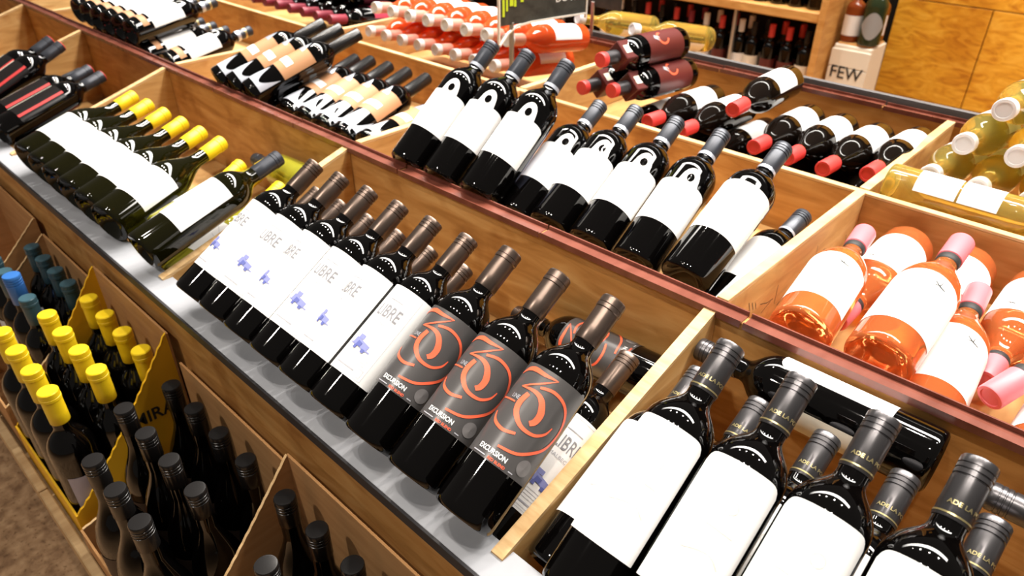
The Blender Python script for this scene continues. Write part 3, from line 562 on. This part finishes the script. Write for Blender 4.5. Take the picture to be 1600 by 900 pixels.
# ------------------------------------------------------------------ cartons on the tray
def carton(name, label, x0, x1, y0, y1, z0, hb, hf, mout, min_, torn, saw=0, hl=None, hr=None):
    o = empty(name, (0, 0, G), label, 'carton', 'cut-open cartons in front of the stand'); t = .004
    link('carton_bottom', bevel_mesh(*box_vf(x0, x1, y0, y1, z0, z0 + t), .0005), card, o)
    bbox('back_wall', x0, x1, y1 - t, y1, z0 + t, z0 + hb, min_, o, .0005)
    bbox('front_wall', x0, x1, y0, y0 + t, z0 + t, z0 + hf, mout, o, .0005)
    for side, x in (('a', x0), ('b', x1 - t)):
        h_b = (hr if side == 'b' else hl) or hb
        N = 34; prof = []
        for k in range(N + 1):
            u = k / N; zz = z0 + hf + (h_b - hf) * (u ** 1.15); zz += (saw if k % 2 else 0); prof.append((y0 + t + (y1 - y0 - 2 * t) * u, zz))
        poly = [(y0 + t, z0 + t)] + prof + [(y1 - t, z0 + t)]
        poly = [poly[0]] + prof + [poly[-1]]
        s_ = prism_x('side_wall', poly, x, x + t, mout, o)
        V, F = [], []
        for k, (y, z) in enumerate(prof): V += [(x - .0004, y, z), (x + t + .0004, y, z), (x + t + .0004, y, z + .0016), (x - .0004, y, z + .0016)]
        for k in range(N):
            for q in range(4): F.append((4 * k + q, 4 * k + (q + 1) % 4, 4 * k + 4 + (q + 1) % 4, 4 * k + 4 + q))
        link('torn_edge', mesh_from(V, F), torn, s_)
    return o
z0 = -.414
cy = carton('carton', 'yellow printed carton cut open, holding bottles with yellow capsules', -1.452, -1.128, -.240, -.008, z0, .355, .085, ycard, card, ycard, .003)
V, F = text_flat('MIRA', .036, .9, 'LEFT', bold=.0006)
link('carton_print', mesh_from([(-1.1275, y0_, z_) for y0_, z_ in [(-.108 + x, -.215 + y) for x, y in V]], F), blackink, cy)
carton('carton', 'brown carton cut open, holding black-capped bottles, beside the yellow carton', -1.105, -.772, -.245, -.008, z0, .305, .075, card, card, cardtorn, .001, hl=.150, hr=.22)
carton('carton', 'brown carton with diagonal torn side wall nearest the camera', -.756, -.43, -.240, -.008, z0, .330, .09, card, card, cardtorn, .0012)
carton('carton', 'brown carton with teal-capped bottles at the left edge', -1.790, -1.470, -.240, -.008, z0, .300, .12, card, card, cardtorn, .001)
carton('carton', 'brown carton beyond the teal-capped bottles at far left', -2.160, -1.815, -.240, -.008, z0, .33, .14, card, card, cardtorn, .001)
g = 'yellow-capsule bottles in the yellow carton'
for r_, y in enumerate([-.198, -.122, -.047]):
    for c_ in range(4):
        spawn('carton_yellow', (-1.405 + .0785 * c_, y, z0 + .005), (0, 0, 1), f'upright bottle with yellow capsule, {ORD[c_]} from far end in the {["aisle-side", "middle", "stand-side"][r_]} carton row', g, face=(1, -.15, 0))
g = 'black-capped bottles in the brown carton'
for r_, y in enumerate([-.204, -.126, -.048]):
    for c_ in range(4):
        if r_ == 0 and c_ == 0: continue
        spawn('carton_black', (-1.058 + .081 * c_, y, z0 + .005), (0, 0, 1), f'upright black-capped bottle, {ORD[c_]} from far end in the {["aisle-side", "middle", "stand-side"][r_]} row beside yellow carton', g, face=(.3, -1, 0))
g = 'black-capped bottles in the nearest carton'
for r_, y in enumerate([-.200, -.124, -.049]):
    for c_ in range(4):
        if r_ == 0 or (r_ == 1 and c_ == 0): continue
        spawn('carton_black', (-.705 + .0785 * c_, y, z0 + .012), (0, 0, 1), f'upright dark bottle, {ORD[c_]} from far end in the {["aisle-side", "middle", "stand-side"][r_]} row of the nearest carton', g, face=(.3, -1, 0))
g = 'teal-capped bottles in the far carton'
for r_, y in enumerate([-.125, -.049]):
    for c_ in range(4):
        if r_ == 0 and c_ == 2:
            spawn('carton_blue', (-1.595, y, z0 + .005), (0, 0, 1), 'upright bottle with bright blue cap at the left edge', None, face=(.3, -1, 0)); continue
        spawn('carton_teal', (-1.738 + .0725 * c_, y, z0 + .005), (0, 0, 1), f'upright bottle with teal capsule, {ORD[c_]} from far end in {["aisle-side", "stand-side"][r_]} row', g, face=(.3, -1, 0))
# ------------------------------------------------------------------ background shelf and crate
SH = empty('bottle_shelf', (0, 3.2, 0), 'wooden wall shelf with rows of bottles in the background', 'shelf')
SX0, SX1 = -4.2, -1.40
zs = [.130, .53, 1.0]
for z in zs: bbox('shelf_board', SX0, SX1, -.03, .36, z - .045, z, shelfwood, SH, .004)
bbox('shelf_back', SX0, SX1, .36, .38, 0, 2.2, darkwall, SH)
for x in (SX0 - .03, SX1): bbox('upright', x, x + .032, -.035, .38, 0, 2.2, shelfwood, SH, .003)
for x in (-3.75, -2.95, -1.83): bbox('shelf_bracket', x, x + .014, -.02, .0, zs[0], 2.2, steel, SH)
kk = ['far_cream', 'far_cream', 'far_white', 'far_white', 'far_red', 'far_purple']
rl = random.Random(3)
cols = {'far_cream': 'cream-labelled', 'far_white': 'white-capped', 'far_red': 'red-capped', 'far_purple': 'purple-capped'}
ORD += ['fifteenth', 'sixteenth']
for sh in (0, 1):
    for i in range(14):
        x = SX1 - .06 - .092 * i; k = rl.choice(kk)
        if sh == 1 and i > 8: continue
        for row_ in range(2):
            dx = .02 * row_ + (.02 if abs(x + 1.823) < .05 and row_ == 0 else 0)
            spawn(k, (x + dx, 3.245 + .10 * row_, zs[sh] + .001 - G), (0, 0, 1), f'{cols[k]} bottle, {ORD[i]} from right upright, {["front", "rear"][row_]} rank of {["lower", "upper"][sh]} background shelf', 'bottles on the background shelf', face=(.2, -1, 0))
CR = empty('wooden_crate', (-1.255, 3.38, 0), 'whitewashed wooden crate lettered FEW beside the strand board wall', 'crate')
bbox('crate_body', -.09, .085, -.09, .09, .04, .385, creampaper, CR, .004)
for z in (.07, .155, .24, .325): bbox('slat', -.094, .089, -.101, -.09, z - .039, z + .042, creampaper, CR, .002)
bbox('crate_base', -.09, .085, -.09, .09, .0, .04, shelfwood, CR); bbox('lid_board', -.08, .075, -.08, .08, .385, .393, shelfwood, CR)
V, F = text_flat('FEW', .080, .95, bold=.001); link('crate_print', mesh_from([(x - .005, -.1025, y + .235) for x, y in V], F), blackink, CR)
for i, (x, y, k, l) in enumerate([(-1.305, 3.345, 'far_amber', 'squat amber bottle with white label at left on the crate'), (-1.225, 3.43, 'far_amber', 'amber bottle at the back on the crate'), (-1.212, 3.335, 'far_round', 'round dark bottle with grey medallion on the crate'), (-1.305, 3.435, 'far_red', 'red-capped bottle at the back left on the crate')]):
    spawn(k, (x, y, .394 - G), (0, 0, 1), l, 'bottles on the crate', face=(.3, -1, 0))
